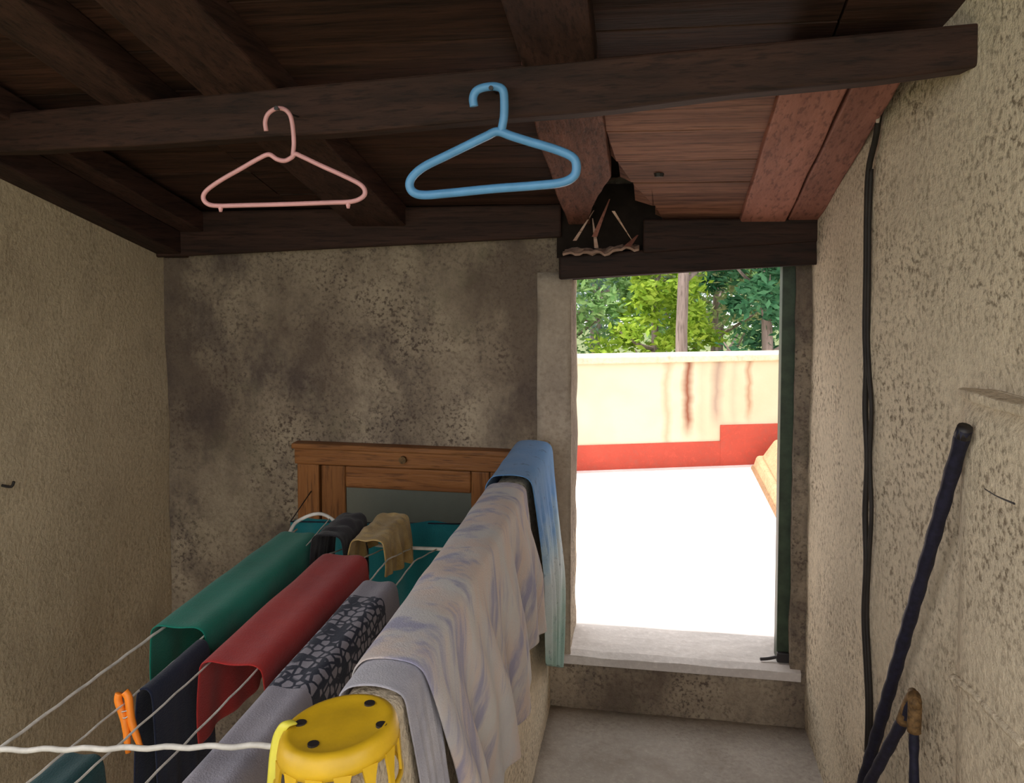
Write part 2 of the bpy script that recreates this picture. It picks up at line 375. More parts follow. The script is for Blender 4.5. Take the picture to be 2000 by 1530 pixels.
o = rough_panel('wall_right', 'wall', lin(0, RWL, 0.05), lin(FLOOR-0.1, 1.5, 0.05), rw_place, lambda u, v: v > 0.35+0.31*u or (2.75 < u < 4.85 and -0.95 < v < 0.55), None, 0.006, seed=3)
struct(o, 'pale roughcast wall running from the doorway', 'wall')
PXL, PXR, PTOP = -0.553, -0.447, -0.795
b = MB()
def par(u, v):   # section of the parapet, rounded shoulders
    r = 0.018
    prof = [(PXL, LOW), (PXL, -2.2), (PXL, -1.6), (PXL, -1.2), (PXL, -1.0), (PXL, PTOP-r), (PXL+r*0.3, PTOP-r*0.3), (PXL+r, PTOP), (PXR-r, PTOP), (PXR-r*0.3, PTOP-r*0.3), (PXR, PTOP-r), (PXR, -1.0), (PXR, -1.2), (PXR, -1.4), (PXR, -1.6), (PXR, -1.8), (PXR, FLOOR-0.08)]
    i = min(len(prof)-1, int(round(v*(len(prof)-1)))); x, z = prof[i]; y = 0.4 + (YB-0.4)*u
    q = (x, y, z); return (x + 0.006*nz(q, 6, 4)+0.003*nz(q, 24, 4), y, z + 0.004*nz(q, 9, 6))
b.grid(par, 70, 16)
struct(b.build('wall_parapet', 'wall', smooth=True), 'low tan plastered parapet between the stairwell and the landing', 'wall')
o = rough_panel('floor', 'cement', lin(-0.46, 0.95, 0.07), lin(-1.6, 3.62, 0.07), lambda u, v, h: (u, v, FLOOR+h), None, 0.12, 0.004, seed=5)
struct(o, 'grey cement landing floor', 'floor')
o = rough_panel('floor_lower', 'cement', lin(XL-0.1, PXL+0.02, 0.15), lin(-1.6, 3.62, 0.15), lambda u, v, h: (u, v, LOW+h), None, 0.12, 0.004, seed=6)
struct(o, 'lower floor at the foot of the stairwell', 'floor')
b = MB(); b.grid(lambda u, v: (DX0-0.06 + (DX1-DX0+0.10)*u, YB-0.014+0.30*v, SILL + 0.004*nz((u*3, v*3, 0), 2.2) - 0.012*max(0, 0.08-v)*12), 24, 8)
b.grid(lambda u, v: (DX0-0.06 + (DX1-DX0+0.10)*u, YB-0.014, SILL-0.011 - 0.034*v), 24, 2)
struct(b.build('trim_sill', 'sill', smooth=False, solid=0.004), 'pale worn cement sill of the terrace doorway', 'sill')

# ------------------------------------------------------------------ ceiling
root_c = MB().grid(lambda u, v: (XL-0.25 + 3.4*u, -0.4 + 4.28*v, P0(-0.4+4.28*v)+0.24), 4, 4).build('ceiling', 'roof_void', solid=0.03)
struct(root_c, 'sloping timber ceiling of planks on rafters', 'ceiling')
def rafter(x0, x1, y0, y1, mat, drop=0.0, h=0.09, wob=0.006, name='rafter', seed=0, broken=False):
    b = MB(); n = 26
    def ring(i):
        y = y0+(y1-y0)*i/n; z = P0(y)-drop
        wl = wob*nz((0, y, seed), 3, seed); wr = wob*nz((5, y, seed), 3, seed); wz = wob*0.6*nz((9, y, seed), 4, seed)
        if broken and y > 3.0: wr += -0.12*min(1, (y-3.0)/0.45) + 0.02*nz((3, y, 0), 9)
        return [(x0+wl, y, z+wz), (x1+wr, y, z+wz), (x1+wr, y, z+h), (x0+wl, y, z+h)]
    for i in range(n+1): b.v += ring(i)
    for i in range(n):
        for k in range(4): b.f.append((i*4+k, i*4+(k+1) % 4, i*4+4+(k+1) % 4, i*4+4+k))
    b.f += [(0, 1, 2, 3), (n*4+3, n*4+2, n*4+1, n*4)]
    return b.build(name, mat, root_c, bevel=0.006)
RAFT = [(-2.19, -2.02), (-1.63, -1.46), (-1.29, -1.055), (-0.36, -0.165), (0.315, 0.535)]
rafter(-2.20, -2.08, -0.4, 3.62, 'dark_wood_y', 0.115, 0.10, name='wall_plate', seed=1)
rafter(-2.08, -1.97, -0.4, 3.75, 'dark_wood_y', 0.02, seed=2)
rafter(-1.63, -1.46, -0.4, 2.6, 'dark_wood_y', 0.0, seed=3)
rafter(-1.29, -1.055, -0.4, 3.75, 'dark_wood_y', 0.0, seed=4)
rafter(-0.355, -0.165, -0.4, 2.3, 'dark_wood_y', 0.0, seed=5)
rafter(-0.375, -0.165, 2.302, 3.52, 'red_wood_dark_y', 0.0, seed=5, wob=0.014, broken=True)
rafter(0.305, 0.475, 2.26, 3.72, 'red_wood_lit_y', 0.0, seed=6, h=0.05)
rafter(0.483, 0.60, 2.26, 3.72, 'red_wood_lit_y', -0.006, seed=7, h=0.045)
bays = [(-2.3, -1.55), (-1.55, -1.17), (-1.17, -0.26), (-0.26, 0.42), (0.42, 1.0)]
brk = lambda yy: -0.168 + 0.19*max(0, min(1, (yy-2.75)/0.75))**1.6 + 0.008*nz((0, yy, 0), 14)
row = 0; y = -0.4; rr = random.Random(3)
while y < 3.6:
    wd = rr.uniform(0.19, 0.25); y2 = min(y+wd, 3.85)
    for bi, (xa, xb) in enumerate(bays):
        back = y > 2.25
        if back and bi == 3: xa = brk(y)
        e = rr.uniform(0.002, 0.005); dz = rr.uniform(0, 0.007); t = 0.02
        b = MB(); ya, yb = y+e, y2-e; n = 8
        za = (lambda yy: P0(yy)+0.085+dz) if not (back and bi == 3) else (lambda yy: P0(yy)+0.028+dz)
        vsb = []
        for i in range(n+1):
            x = xa+0.003+(xb-xa-0.006)*i/n
            wa = 0.005*nz((x, ya, 0), 5, bi); wb = 0.005*nz((x, yb, 2), 5, bi)
            xs = x
            if back and bi == 3 and i == 0: xs = x
            y0_, y1_ = ya+wa, yb+wb
            vsb += [(xs, y0_, za(y0_)), (brk(y1_) if (back and bi == 3 and i == 0) else xs, y1_, za(y1_)), (xs, y1_, za(y1_)+t), (xs, y0_, za(y0_)+t)]
        b.v = vsb
        for i in range(n):
            for k in range(4): b.f.append((i*4+k, i*4+(k+1) % 4, i*4+4+(k+1) % 4, i*4+4+k))
        b.f += [(3, 2, 1, 0), (n*4, n*4+1, n*4+2, n*4+3)]
        p = b.build('plank', 'red_wood_lit_x' if (back and bi >= 3) else 'dark_wood_x', root_c)
    y = y2; row += 1
d_ = ray(1287, 342); kp = d_*(1.117/(d_.z+0.28*d_.y))
MB().tube([kp+Vector((0, 0, 0.006)), kp+Vector((0, 0, -0.006))], [0.019, 0.015], 9).build('knot', 'iron', root_c)
# cross beam that carries the rafters
b = MB(); n = 30
for i in range(n+1):
    t = i/n; x = -2.25 + 3.05*t; yf = 2.425 - 0.335*t; zt = P0(yf)
    zb = 0.300 + (0.417-0.300)*t - 0.034*math.sin(math.pi*t**1.1) + 0.006*nz((x, 0, 0), 3); wy = 0.09
    b.v += [(x, yf+0.004*nz((x, 1, 0), 4), zb), (x, yf+wy, zb+0.004*nz((x, 2, 0), 5)), (x, yf+wy, zt+0.004), (x, yf, zt+0.004)]
for i in range(n):
    for k in range(4): b.f.append((i*4+k, i*4+(k+1) % 4, i*4+4+(k+1) % 4, i*4+4+k))
b.f += [(3, 2, 1, 0), (n*4, n*4+1, n*4+2, n*4+3)]
b.build('cross_beam', 'beam_wood', root_c, bevel=0.008)
# plate on top of the back wall and the broken lath over the doorway
b = MB(); b.hexa([(-2.2, 3.53, -0.03), (-0.40, 3.53, 0.055), (-0.40, 3.62, 0.055), (-2.2, 3.62, -0.03), (-2.2, 3.53, 0.17), (-0.40, 3.53, 0.19), (-0.40, 3.62, 0.19), (-2.2, 3.62, 0.17)])
b.build('wall_plate', 'beam_wood', root_c, bevel=0.008)
MB().hexa([(-0.07, 3.49, -0.01), (0.66, 3.49, 0.04), (0.66, 3.63, 0.04), (-0.07, 3.63, -0.01), (-0.07, 3.49, 0.125), (0.66, 3.49, 0.125), (0.66, 3.63, 0.10), (-0.07, 3.63, 0.10)]).build('wall_plate', 'beam_wood', root_c, bevel=0.008)
MB().box(-0.42, 0.03, 3.555, 3.585, -0.03, 0.27).build('recess_shade', 'roof_void', root_c)  # added dark sheet, stands in for the shade inside the broken hole
rs = random.Random(11)
for (u, v, L, ang, wdt) in ((1175, 425, 0.16, 70, 0.02), (1140, 440, 0.14, 60, 0.014), (1190, 350, 0.08, 20, 0.02), (1160, 455, 0.12, 100, 0.016), (1215, 440, 0.13, -58, 0.012), (1235, 470, 0.06, 50, 0.03)):
    p = onY(u, v, 3.42); dx, dz_ = math.cos(math.radians(ang))*L/2, math.sin(math.radians(ang))*L/2
    b = MB(); hw = wdt/2
    b.hexa([(p.x-dx-hw, p.y-0.006, p.z-dz_), (p.x-dx+hw, p.y-0.006, p.z-dz_), (p.x-dx+hw, p.y+0.006, p.z-dz_), (p.x-dx-hw, p.y+0.006, p.z-dz_),
            (p.x+dx-hw*0.2, p.y+0.06, p.z+dz_), (p.x+dx+hw*0.2, p.y+0.06, p.z+dz_), (p.x+dx+hw*0.2, p.y+0.066, p.z+dz_), (p.x+dx-hw*0.2, p.y+0.066, p.z+dz_)])
    b.build('splinter', 'splinter' if wdt < 0.018 else 'red_wood_lit_y', root_c)

# ------------------------------------------------------------------ terrace doorway: lintel, green post, latch
door1 = MB().hexa([(DX0-0.04, 3.50, -0.118), (0.63, 3.50, -0.052), (0.63, 3.64, -0.052), (DX0-0.04, 3.64, -0.118), (DX0-0.04, 3.50, -0.022), (0.63, 3.50, 0.06), (0.63, 3.64, 0.06), (DX0-0.04, 3.64, -0.022)]).build('door_1', 'beam_wood', bevel=0.01)
struct(door1, 'rough dark timber lintel and green post of the terrace doorway', 'doorway')
MB().hexa([(DX0-0.02, 3.642, -0.125), (0.60, 3.642, -0.055), (0.60, 3.86, -0.055), (DX0-0.02, 3.86, -0.125), (DX0-0.02, 3.642, 0.0), (0.60, 3.642, 0.06), (0.60, 3.86, 0.06), (DX0-0.02, 3.86, 0.0)]).build('rear_lintel', 'dark_wood_x', door1, bevel=0.006)
MB().box(0.487, 0.546, 3.655, 3.735, SILL, -0.055).build('door_post', 'green_paint', door1, bevel=0.004)
b = MB(); p = onY(1510, 1275, 3.66)
b.tube(catmull([(0.42, 3.64, SILL+0.012), (0.45, 3.645, SILL+0.014), (0.48, 3.65, SILL+0.02), (0.505, 3.65, SILL+0.03)], 4), 0.007, 8)
b.box(0.487, 0.54, 3.635, 3.656, SILL+0.006, SILL+0.045)
b.build('door_latch', 'iron', door1, bevel=0.003)
b = MB()
def torn(u, v):
    x = -0.385 + 0.30*u; yv = 3.46 + 0.16*v; return (x, yv, 0.004 + 0.022*u - 0.02*(1-v) + 0.022*nz((x, yv, 0), 26) + 0.004*math.sin(u*9))
b.grid(torn, 18, 8); b.build('broken_lath', 'splinter', door1, solid=0.01)

o = rough_panel('door_surround', 'surround', lin(-0.505, DX0+0.004, 0.03), lin(-1.76, -0.09, 0.05), lambda u, v, h: (u, YB-0.012-h, v), None, 0.014, 0.003, seed=9)
o.parent = door1
# ------------------------------------------------------------------ door at the lower level
door2 = MB().box(-1.56, -1.46, YB-0.05, YB+0.01, LOW, -0.93).build('door_2', 'pine', bevel=0.006)
struct(door2, 'orange varnished wooden door with a glazed panel below the stairwell', 'door')
MB().box(-0.70, -0.60, YB-0.05, YB+0.01, LOW, -0.93).build('frame_post', 'pine', door2, bevel=0.006)
MB().box(-1.57, -0.59, YB-0.055, YB+0.01, -0.93, -0.85).build('frame_head', 'pine_x', door2, bevel=0.006)
MB().box(-1.58, -0.58, YB-0.065, YB+0.005, -0.862, -0.838).build('frame_moulding', 'pine_x', door2, bevel=0.006)
leaf = MB().box(-1.455, -1.345, YB-0.035, YB-0.005, LOW+0.01, -0.935).build('leaf_stile', 'pine', door2, bevel=0.006)
MB().box(-0.785, -0.705, YB-0.035, YB-0.005, LOW+0.01, -0.935).build('leaf_stile', 'pine', door2, bevel=0.006)
MB().box(-1.344, -0.786, YB-0.035, YB-0.005, -1.03, -0.935).build('leaf_rail', 'pine_x', door2, bevel=0.006)
MB().box(-1.344, -0.786, YB-0.035, YB-0.005, LOW+0.01, -1.75).build('leaf_panel', 'pine_x', door2, bevel=0.006)
MB().box(-1.344, -0.786, YB-0.022, YB-0.014, -1.75, -1.03).build('pane', 'glass', door2)
MB().tube([(-1.075, YB-0.056, -0.89), (-1.075, YB-0.074, -0.89)], 0.016, 12).build('screw_eye', 'rust', door2)

# ------------------------------------------------------------------ right wall: raised panel, cable
pan_pts = [(1852, 800), (1885, 768), (2000, 797)]
b = MB()
def panel(u, v):
    q0 = right_wall(1858 - 8*v, 800 + 900*v, 0.022); ue = 1.32
    x0, y0_ = q0.x, q0.y; yy = y0_ - ue*u
    # along the wall line
    for (xa, ya), (xb, yb) in zip(RW, RW[1:]):
        if yb <= yy <= ya: xx = xa+(xb-xa)*(ya-yy)/(ya-yb); break
    z = -0.30 + (FLOOR+0.30)*v - (0.02*(1-min(1, u*8)))*(1-v) + 0.03*u*(1-v)
    off = 0.034 + 0.004*nz((yy, z, 0), 5)
    edge = min(u*16, 1) * min((v*30), 1)
    return (xx - off*edge - 0.001, yy, z)
b.grid(panel, 40, 50)
o = b.build('wall_panel', 'wall', smooth=True); under(o, bpy.data.objects['wall_right'])
ls = MB()
A = [right_wall(1880, 764, 0.0), right_wall(1940, 778, 0), right_wall(2000, 795, 0), right_wall(2000, 795, 0)+Vector((0.03, -0.4, 0.03))]
sec = []
for k, p in enumerate(A):
    wv = 0.004*nz(p, 9); h = (0.006, 0.012, 0.012, 0.012)[k]; d = (0.012, 0.044, 0.046, 0.046)[k]
    ls.v += [(p.x-d, p.y, p.z-0.010+wv), (p.x-d*1.05, p.y, p.z+h+wv), (p.x+0.02, p.y, p.z+h+0.008), (p.x+0.02, p.y, p.z-0.012)]
for i in range(len(A)-1):
    for k in range(4): ls.f.append((i*4+k, i*4+(k+1) % 4, i*4+4+(k+1) % 4, i*4+4+k))
ls.f += [(3, 2, 1, 0), (12, 13, 14, 15)]
under(ls.build('ledge', 'wall', bevel=0.004), bpy.data.objects['wall_right'])
for name, pts, r in (('plaster_ridge', [(1862, 1325), (1900, 1352), (1945, 1400), (2000, 1455)], 0.010), ('wall_crack', [(1925, 955), (1950, 970), (1985, 985)], 0.003)):
    b = MB(); q = [right_wall(u, v, 0.034 if name[0] == 'p' else 0.0335) for u, v in pts]
    b.tube(catmull(q, 5), r, 8); under(b.build(name, 'wall' if name[0] == 'p' else 'iron', smooth=True), bpy.data.objects['wall_right'])
cab = empty('electric_cable', right_wall(1695, 1450, 0.012), 'black twin electric cable hanging down the right-hand wall from the beam', 'cable')
cp = [(1722, 170), (1712, 260), (1697, 330), (1693, 420), (1692, 520), (1690, 640), (1692, 720), (1690, 800), (1694, 900), (1690, 1000), (1692, 1100), (1688, 1200), (1692, 1290), (1696, 1380), (1694, 1470)]
under(MB().tube(catmull([right_wall(u, v, 0.014) for u, v in cp], 6), 0.0088, 10).build('strand', 'black_cable', smooth=True), cab)
c2 = [(u + (4 + (8 if 640 < v < 1120 and k % 2 else 1)), v) for k, (u, v) in enumerate(cp)]
under(MB().tube(catmull([right_wall(u, v, 0.010) for u, v in c2[2:]], 6), 0.0065, 10).build('strand', 'black_cable', smooth=True), cab)
b = MB(); b.tube(catmull([right_wall(1724, 158, 0.022), right_wall(1718, 200, 0.024), right_wall(1714, 240, 0.023)], 4), [0.006, 0.008, 0.008, 0.008, 0.006, 0.007, 0.006, 0.006, 0.004], 8)
under(b.build('paint_drip', 'white_paint', smooth=True), cab)

# pole and folding stand leaning on the right wall
def leaning(name, a, bfoot, r, mat, label, cat):
    return a, bfoot
pt_top = right_wall(1884, 838, 0.058); pt_foot = onZ(1640, 1688, FLOOR+0.012)
d = (pt_foot-pt_top); n = 60
pole = empty('pole', pt_foot, 'long dark navy pole leaning diagonally against the pale right-hand wall', 'pole')
pts = [pt_top + d*(i/n) for i in range(n+1)]
under(MB().tube(pts, [0.0165 + 0.0014*math.sin(i*1.9) for i in range(n+1)], 10).build('shaft', 'navy_paint', smooth=True), pole)
under(MB().tube([pt_top - d*0.003, pt_top + d*0.012], [0.0155, 0.0178], 12).build('end_cap', 'iron', smooth=True), pole)
apex = right_wall(1785, 1368, 0.07); f1 = onZ(1612, 1690, FLOOR+0.010); f2 = Vector((apex.x+0.012, apex.y-0.03, FLOOR+0.01))
st = empty('folding_stand', (apex.x, apex.y, FLOOR), 'small dark folding stand with a rusty hinge under the leaning pole', 'stand')
for f in (f1, f2):
    dd = f-apex
    under(MB().tube([apex+dd*(i/30) for i in range(31)], [(0.015 if f is f1 else 0.0115) + 0.0012*math.sin(i*2.1) for i in range(31)], 10).build('leg', 'navy_paint', smooth=True), st)
b = MB(); b.tube(catmull([apex+(f1-apex)*0.10, apex+Vector((0, 0, 0.008)), apex+(f2-apex)*0.09], 5), 0.0165, 10)
b.tube([apex+Vector((-0.004, -0.03, 0.002)), apex+Vector((0.004, 0.03, 0.006))], 0.011, 10)
under(b.build('hinge', 'rust', smooth=True), st)

hp0 = onX(6, 948, XL); b = MB(); b.tube(catmull([hp0-Vector((0.01, 0, 0)), hp0+Vector((0.03, 0.0, -0.004)), hp0+Vector((0.042, 0, 0.014))], 5), 0.005, 8)
tag(b.build('wall_hook', 'iron', smooth=True), 'small dark hook stuck in the stairwell wall', 'hook')
# ------------------------------------------------------------------ hangers
HY = 2.17
def hanger(name, main, hook, r, mat, label, knobs=()):
    top = min(hook, key=lambda q: q[1]); c0 = onY(top[0], top[1], HY)
    root = empty(name, c0, label, 'hanger', 'clothes hangers on the cross beam')
    under(MB().tube(catmull([onY(u, v, HY) for u, v in main], 7, True), r, 12, closed=True).build('hanger_body', mat, smooth=True), root)
    under(MB().tube(catmull([onY(u, v, HY) for u, v in hook], 7), r*0.95, 12).build('hook', mat, smooth=True), root)
    for (u, v) in knobs:
        p = onY(u, v, HY); under(MB().tube([p+Vector((0, 0, 0.014)), p+Vector((0, 0, 0.002)), p-Vector((0, 0, 0.007))], [r*0.7, r*1.0, r*0.6], 10).build('strap_peg', mat, smooth=True), root)
    return root
hanger('clothes_hanger', [(525, 302), (505, 310), (470, 330), (430, 353), (404, 372), (397, 386), (405, 398), (425, 402), (480, 401), (560, 399), (640, 396), (685, 394), (707, 386), (713, 374), (703, 360), (670, 343), (630, 325), (590, 306), (577, 301), (569, 308), (556, 314), (541, 311)],
    [(520, 256), (518, 238), (524, 222), (540, 212), (556, 214), (567, 226), (572, 250), (574, 280), (572, 303)], 0.0062, 'pink', 'slim pale pink plastic clothes hanger hung from the cross beam', ((431, 409), (680, 402)))
hanger('clothes_hanger', [(972, 257), (950, 266), (915, 283), (870, 305), (828, 326), (806, 345), (800, 362), (808, 376), (830, 381), (880, 377), (960, 369), (1040, 363), (1095, 357), (1120, 345), (1126, 325), (1118, 307), (1085, 292), (1035, 277), (1000, 266)],
    [(926, 208), (924, 192), (930, 178), (945, 171), (968, 169), (982, 176), (985, 198), (984, 230), (978, 260)], 0.0115, 'blue', 'chunky sky blue plastic clothes hanger hung from the cross beam')
for (u, v, key, lab) in ((546, 216, 'p', 'small iron nail holding the pink hanger'), (962, 177, 'b', 'small iron nail holding the blue hanger')):
    p = onY(u, v, HY); p.z -= 0.001
    yb = 2.425-0.335*((p.x+2.25)/3.05)+0.03
    b = MB(); b.tube([(p.x, HY-0.022, p.z+0.004), (p.x, HY-0.018, p.z+0.004)], 0.006, 8); b.tube([(p.x, HY-0.018, p.z+0.004), (p.x, yb, p.z+0.002)], 0.0028, 8)
    tag(b.build('nail', 'iron'), lab, 'nail', 'nails in the cross beam')

# ------------------------------------------------------------------ clothesline rack
ZL = -0.95
rack = empty('clothesline_rack', (PXL, 2.1, PTOP), 'white wire clothesline rack strung out over the stairwell', 'clothesline')
far = catmull([onZ(566, 1040, ZL+0.005), Vector((-1.21, 2.76, ZL+0.03)), Vector((-1.14, 2.80, ZL+0.045)), Vector((-1.05, 2.82, ZL-0.02)), Vector((-0.95, 2.82, ZL-0.06)), Vector((-0.7, 2.82, ZL-0.06)), Vector((-0.56, 2.82, ZL-0.06))], 6)
under(MB().tube(far, 0.006, 8).build('support_arm', 'white_wire', smooth=True), rack)
tip = onZ(-6, 1466, ZL)
na, nb = Vector(tip), Vector((-0.56, 1.40, -0.86)); nn = 40
near = [na.lerp(nb, i/nn) + Vector((0, 0, 0.002*math.sin(i*1.25))) for i in range(nn+1)]
under(MB().tube(near, 0.0054, 8).build('support_arm', 'white_wire', smooth=True), rack)
nears = [Vector((-1.26, 1.02, ZL)), Vector((-0.56, 1.02, ZL+0.03))]
under(MB().tube(nears, 0.006, 8).build('support_arm', 'white_wire', smooth=True), rack)
LX = [-1.24, -1.115, -1.03, -0.905, -0.825, -0.74]
for i, x in enumerate(LX):
    y0 = tip.y if i == 0 else 1.02
    pts = [Vector((x, y0 + (2.815-y0)*k/40, ZL - 0.012*math.sin(math.pi*k/40) - (0.06 if i > 1 else -0.03)*max(0, (k-34)/6) + 0.0012*math.sin(k*2.2))) for k in range(41)]
    if i == 0: pts = [Vector((tip.x + (onZ(570, 1042, ZL).x-tip.x)*k/40, tip.y + (2.76-tip.y)*k/40, ZL + 0.001*math.sin(k*2.2))) for k in range(41)]
    under(MB().tube(pts, 0.0036 if i == 0 else 0.0024, 6).build('line', 'white_wire', smooth=True), rack)

def over_lines(name, mat, xl, xr, y0, y1, zl, dl, dr, label, cat, sag=0.01, fold=0.008, seed=0, skew=0.0, thick=0.005, nl=10, nt=8, nr=10, taper=(0, 0), group=None, lump=0.0):
    """cloth laid over one or more lines: left flap, top, right flap"""
    rad = min(0.012, (xr-xl)*0.4); prof = []
    tot = nl+nt+nr; b = MB(); ny = 36
    for j in range(ny+1):
        t = j/ny
        for i in range(tot+1):
            yy = y0+(y1-y0)*t
            if i <= nl:
                s = 1-i/nl; L = dl[0]+(dl[1]-dl[0])*t
                x = xl - 0.004 - 0.012*math.sin(s*2.2); z = zl - 0.008 - s*L; yy += skew*s*(0.5-t)
                a = fold*s
            elif i < nl+nt:
                s = (i-nl)/nt; x = xl+(xr-xl)*s; z = zl + 0.006*math.sin(math.pi*s) - sag*math.sin(math.pi*s)**2; a = 0; 
            else:
                s = (i-nl-nt)/nr; L = dr[0]+(dr[1]-dr[0])*t
                x = xr + 0.004 + 0.012*math.sin(s*2.2); z = zl - 0.008 - s*L; yy += skew*s*(0.5-t); a = fold*s
            x += a*(math.sin(t*17+seed) + 0.6*math.sin(t*39+seed*2.3))
            z += 0.004*nz((x, yy, z), 6, seed) + lump*abs(nz((x, yy, 0), 18, seed))
            b.v.append((x, yy, z))
    w_ = tot+1
    for j in range(ny):
        for i in range(tot): b.f.append((j*w_+i, j*w_+i+1, (j+1)*w_+i+1, (j+1)*w_+i))
    o = b.build(name, mat, smooth=True, solid=thick)
    md = o.modifiers.new('smooth', 'SUBSURF'); md.levels = 1; md.render_levels = 1
    return tag(o, label, cat, group)
Gr = 'laundry on the clothesline rack'
over_lines('towel', 'green_towel', -1.25, -1.115, 1.955, 2.70, ZL+0.012, (0.20, 0.24), (0.16, 0.2), 'green towel folded over the outermost clotheslines', 'towel', seed=1, group=Gr)
over_lines('towel', 'red_towel', -1.03, -0.887, 1.80, 2.52, ZL+0.012, (0.20, 0.22), (0.22, 0.22), 'red towel folded over the clotheslines beside the green towel', 'towel', seed=2, group=Gr)
over_lines('printed_cloth', 'print_cloth', -0.832, -0.735, 1.30, 2.34, ZL+0.010, (0.30, 0.3), (0.3, 0.26), 'lilac grey cloth with a navy print on the clothesline', 'cloth', seed=3, fold=0.006, group=Gr)
over_lines('garment', 'navy_cloth', -1.118, -1.088, 1.69, 1.935, ZL-0.012, (0.52, 0.5), (0.52, 0.5), 'dark navy garment hung on a line between the green and red towels', 'garment', sag=0.0, seed=4, fold=0.004, group=Gr)
over_lines('garment', 'dark_teal_cloth', -1.215, -1.13, 1.28, 1.58, ZL-0.09, (0.3, 0.3), (0.3, 0.3), 'dark teal garment hanging low below the orange clothespin', 'garment', seed=5, fold=0.012, group=Gr)
over_lines('rag', 'ochre_cloth', -0.945, -0.85, 2.56, 2.84, ZL+0.045, (0.1, 0.1), (0.10, 0.16), 'ochre yellow rag draped over the far end of the lines', 'rag', seed=6, fold=0.012, skew=-0.05, lump=0.02, group=Gr)
over_lines('garment', 'black_cloth', -1.075, -0.985, 2.56, 2.80, ZL+0.045, (0.22, 0.22), (0.2, 0.2), 'black bunched garment behind the red towel', 'garment', sag=0.0, seed=7, fold=0.012, lump=0.03, group=Gr)
# teal sheet hung across in front of the lower door
b = MB()
def teal(u, v):
    x = -1.40 + 0.86*u; z = (-1.045 + 0.035*u) - 0.85*v; return (x, 3.12 + (0.02+0.03*v)*math.sin(u*19) + 0.012*math.sin(u*41+v*2), z + 0.01*math.sin(u*13)*(1-v))
b.grid(teal, 70, 24); o = b.build('bed_sheet', 'teal_cloth', smooth=True, solid=0.004); tag(o, 'teal sheet hung up in front of the lower door', 'sheet')
b = MB(); b.tube([(-1.50, 3.57, -1.05)] + [(-1.40+0.86*t, 3.12, -1.045+0.035*t) for t in (0, 0.5, 1)] + [(PXL, 3.12, -1.01)], 0.0025, 6)
tag(b.build('clothesline', 'navy_paint', smooth=True), 'dark line that carries the teal sheet across the stairwell', 'clothesline')
# orange clothespin
pc = onZ(262, 1368, ZL)
peg = empty('clothespin', (LX[1], pc.y, ZL), 'orange plastic clothespin clipped to a line beside the green towel', 'clothespin')
ax = Vector((0.30, -0.12, -0.95)).normalized(); sd_ = Vector((0.9, 0.2, 0.26)).normalized()
P = Vector((LX[1], pc.y, ZL)) - ax*0.014
for s in (-1, 1):
    path = [P+sd_*s*0.006, P+ax*0.014+sd_*s*0.011, P+ax*0.042+sd_*s*0.008, P+ax*0.068+sd_*s*0.007, P+ax*0.122+sd_*s*0.014]
    b = MB(); b.tube(catmull(path, 4), [0.0085]*13+[0.0075]*2+[0.006]*2, 8)
    under(b.build('prong', 'orange', smooth=True), peg)
b = MB(); b.tube(catmull([P+ax*0.042+sd_*0.014, P+ax*0.050+Vector((0, -0.008, 0)), P+ax*0.042-sd_*0.014, P+ax*0.036+Vector((0, -0.008, 0))], 5, True), 0.0016, 6, closed=True)
under(b.build('spring', 'steel', smooth=True), peg)

# ------------------------------------------------------------------ parapet laundry
def hang_over(name, mat, ytop, tl, dr, yshift, xo, label, cat, fold=0.01, seed=0, ny=60, thick=0.004, hem=None, bulge=0.0):
    b = MB(); nl, nt, nr = 8, 8, 26; tot = nl+nt+nr
    for j in range(ny+1):
        t = j/ny
        for i in range(tot+1):
            yt = ytop[0]+(ytop[1]-ytop[0])*t
            if i <= nl:
                s = 1-i/nl; x = PXL-xo-0.004*s; z = PTOP - s*tl; y = yt; a = -fold*0.5*s
            elif i < nl+nt:
                s = (i-nl)/nt; x = PXL-xo + (PXR-PXL+2*xo)*s; z = PTOP + xo + 0.010*math.sin(math.pi*s) ; y = yt; a = 0
            else:
                s = (i-nl-nt)/nr; D = dr[0]+(dr[1]-dr[0])*t
                if hem: D = hem(t)
                x = PXR+xo + 0.012*math.sin(min(1, s*2)*math.pi/2) + bulge*math.sin(s*math.pi*0.8); z = PTOP+xo*0.5 - s*D
                y = yt + (yshift[0]+(yshift[1]-yshift[0])*t)*s; a = fold*min(1, s*1.8)
            if a: x += abs(a)*(1 if a > 0 else -1)*(0.5+0.5*math.sin(t*23+seed+1.5*z) + 0.35*math.sin(t*57+seed*3) + 0.5*nz((t*6, z*2, 0), 1.5, seed)) 
            y += 0.01*nz((x, y, z), 5, seed) if 0 < t < 1 else 0.012*nz((0, 0, z), 8, seed)
            z += 0.006*nz((x, y, z), 9, seed)
            b.v.append((x, y, z))
    w_ = tot+1
    for j in range(ny):
        for i in range(tot): b.f.append((j*w_+i, j*w_+i+1, (j+1)*w_+i+1, (j+1)*w_+i))
    o = b.build(name, mat, smooth=True, solid=thick)
    md = o.modifiers.new('smooth', 'SUBSURF'); md.levels = 1; md.render_levels = 1
    return tag(o, label, cat)
hang_over('bed_sheet', 'sheet', (1.535, 2.80), 0.10, (0.6, 0.5), (0.42, 0.20), 0.016, 'faded lilac and white sheet draped over the parapet', 'sheet', 0.036, 2,
          hem=lambda t: 0.70-0.12*t - 0.09*max(0, (t-0.45)/0.55) + 0.03*math.sin(t*14))
hang_over('bed_sheet', 'grey_lilac', (1.45, 1.60), 0.06, (0.75, 0.75), (0.22, 0.25), 0.008, 'grey lilac cloth on the parapet showing under the faded sheet', 'cloth', 0.010, 5, ny=24)
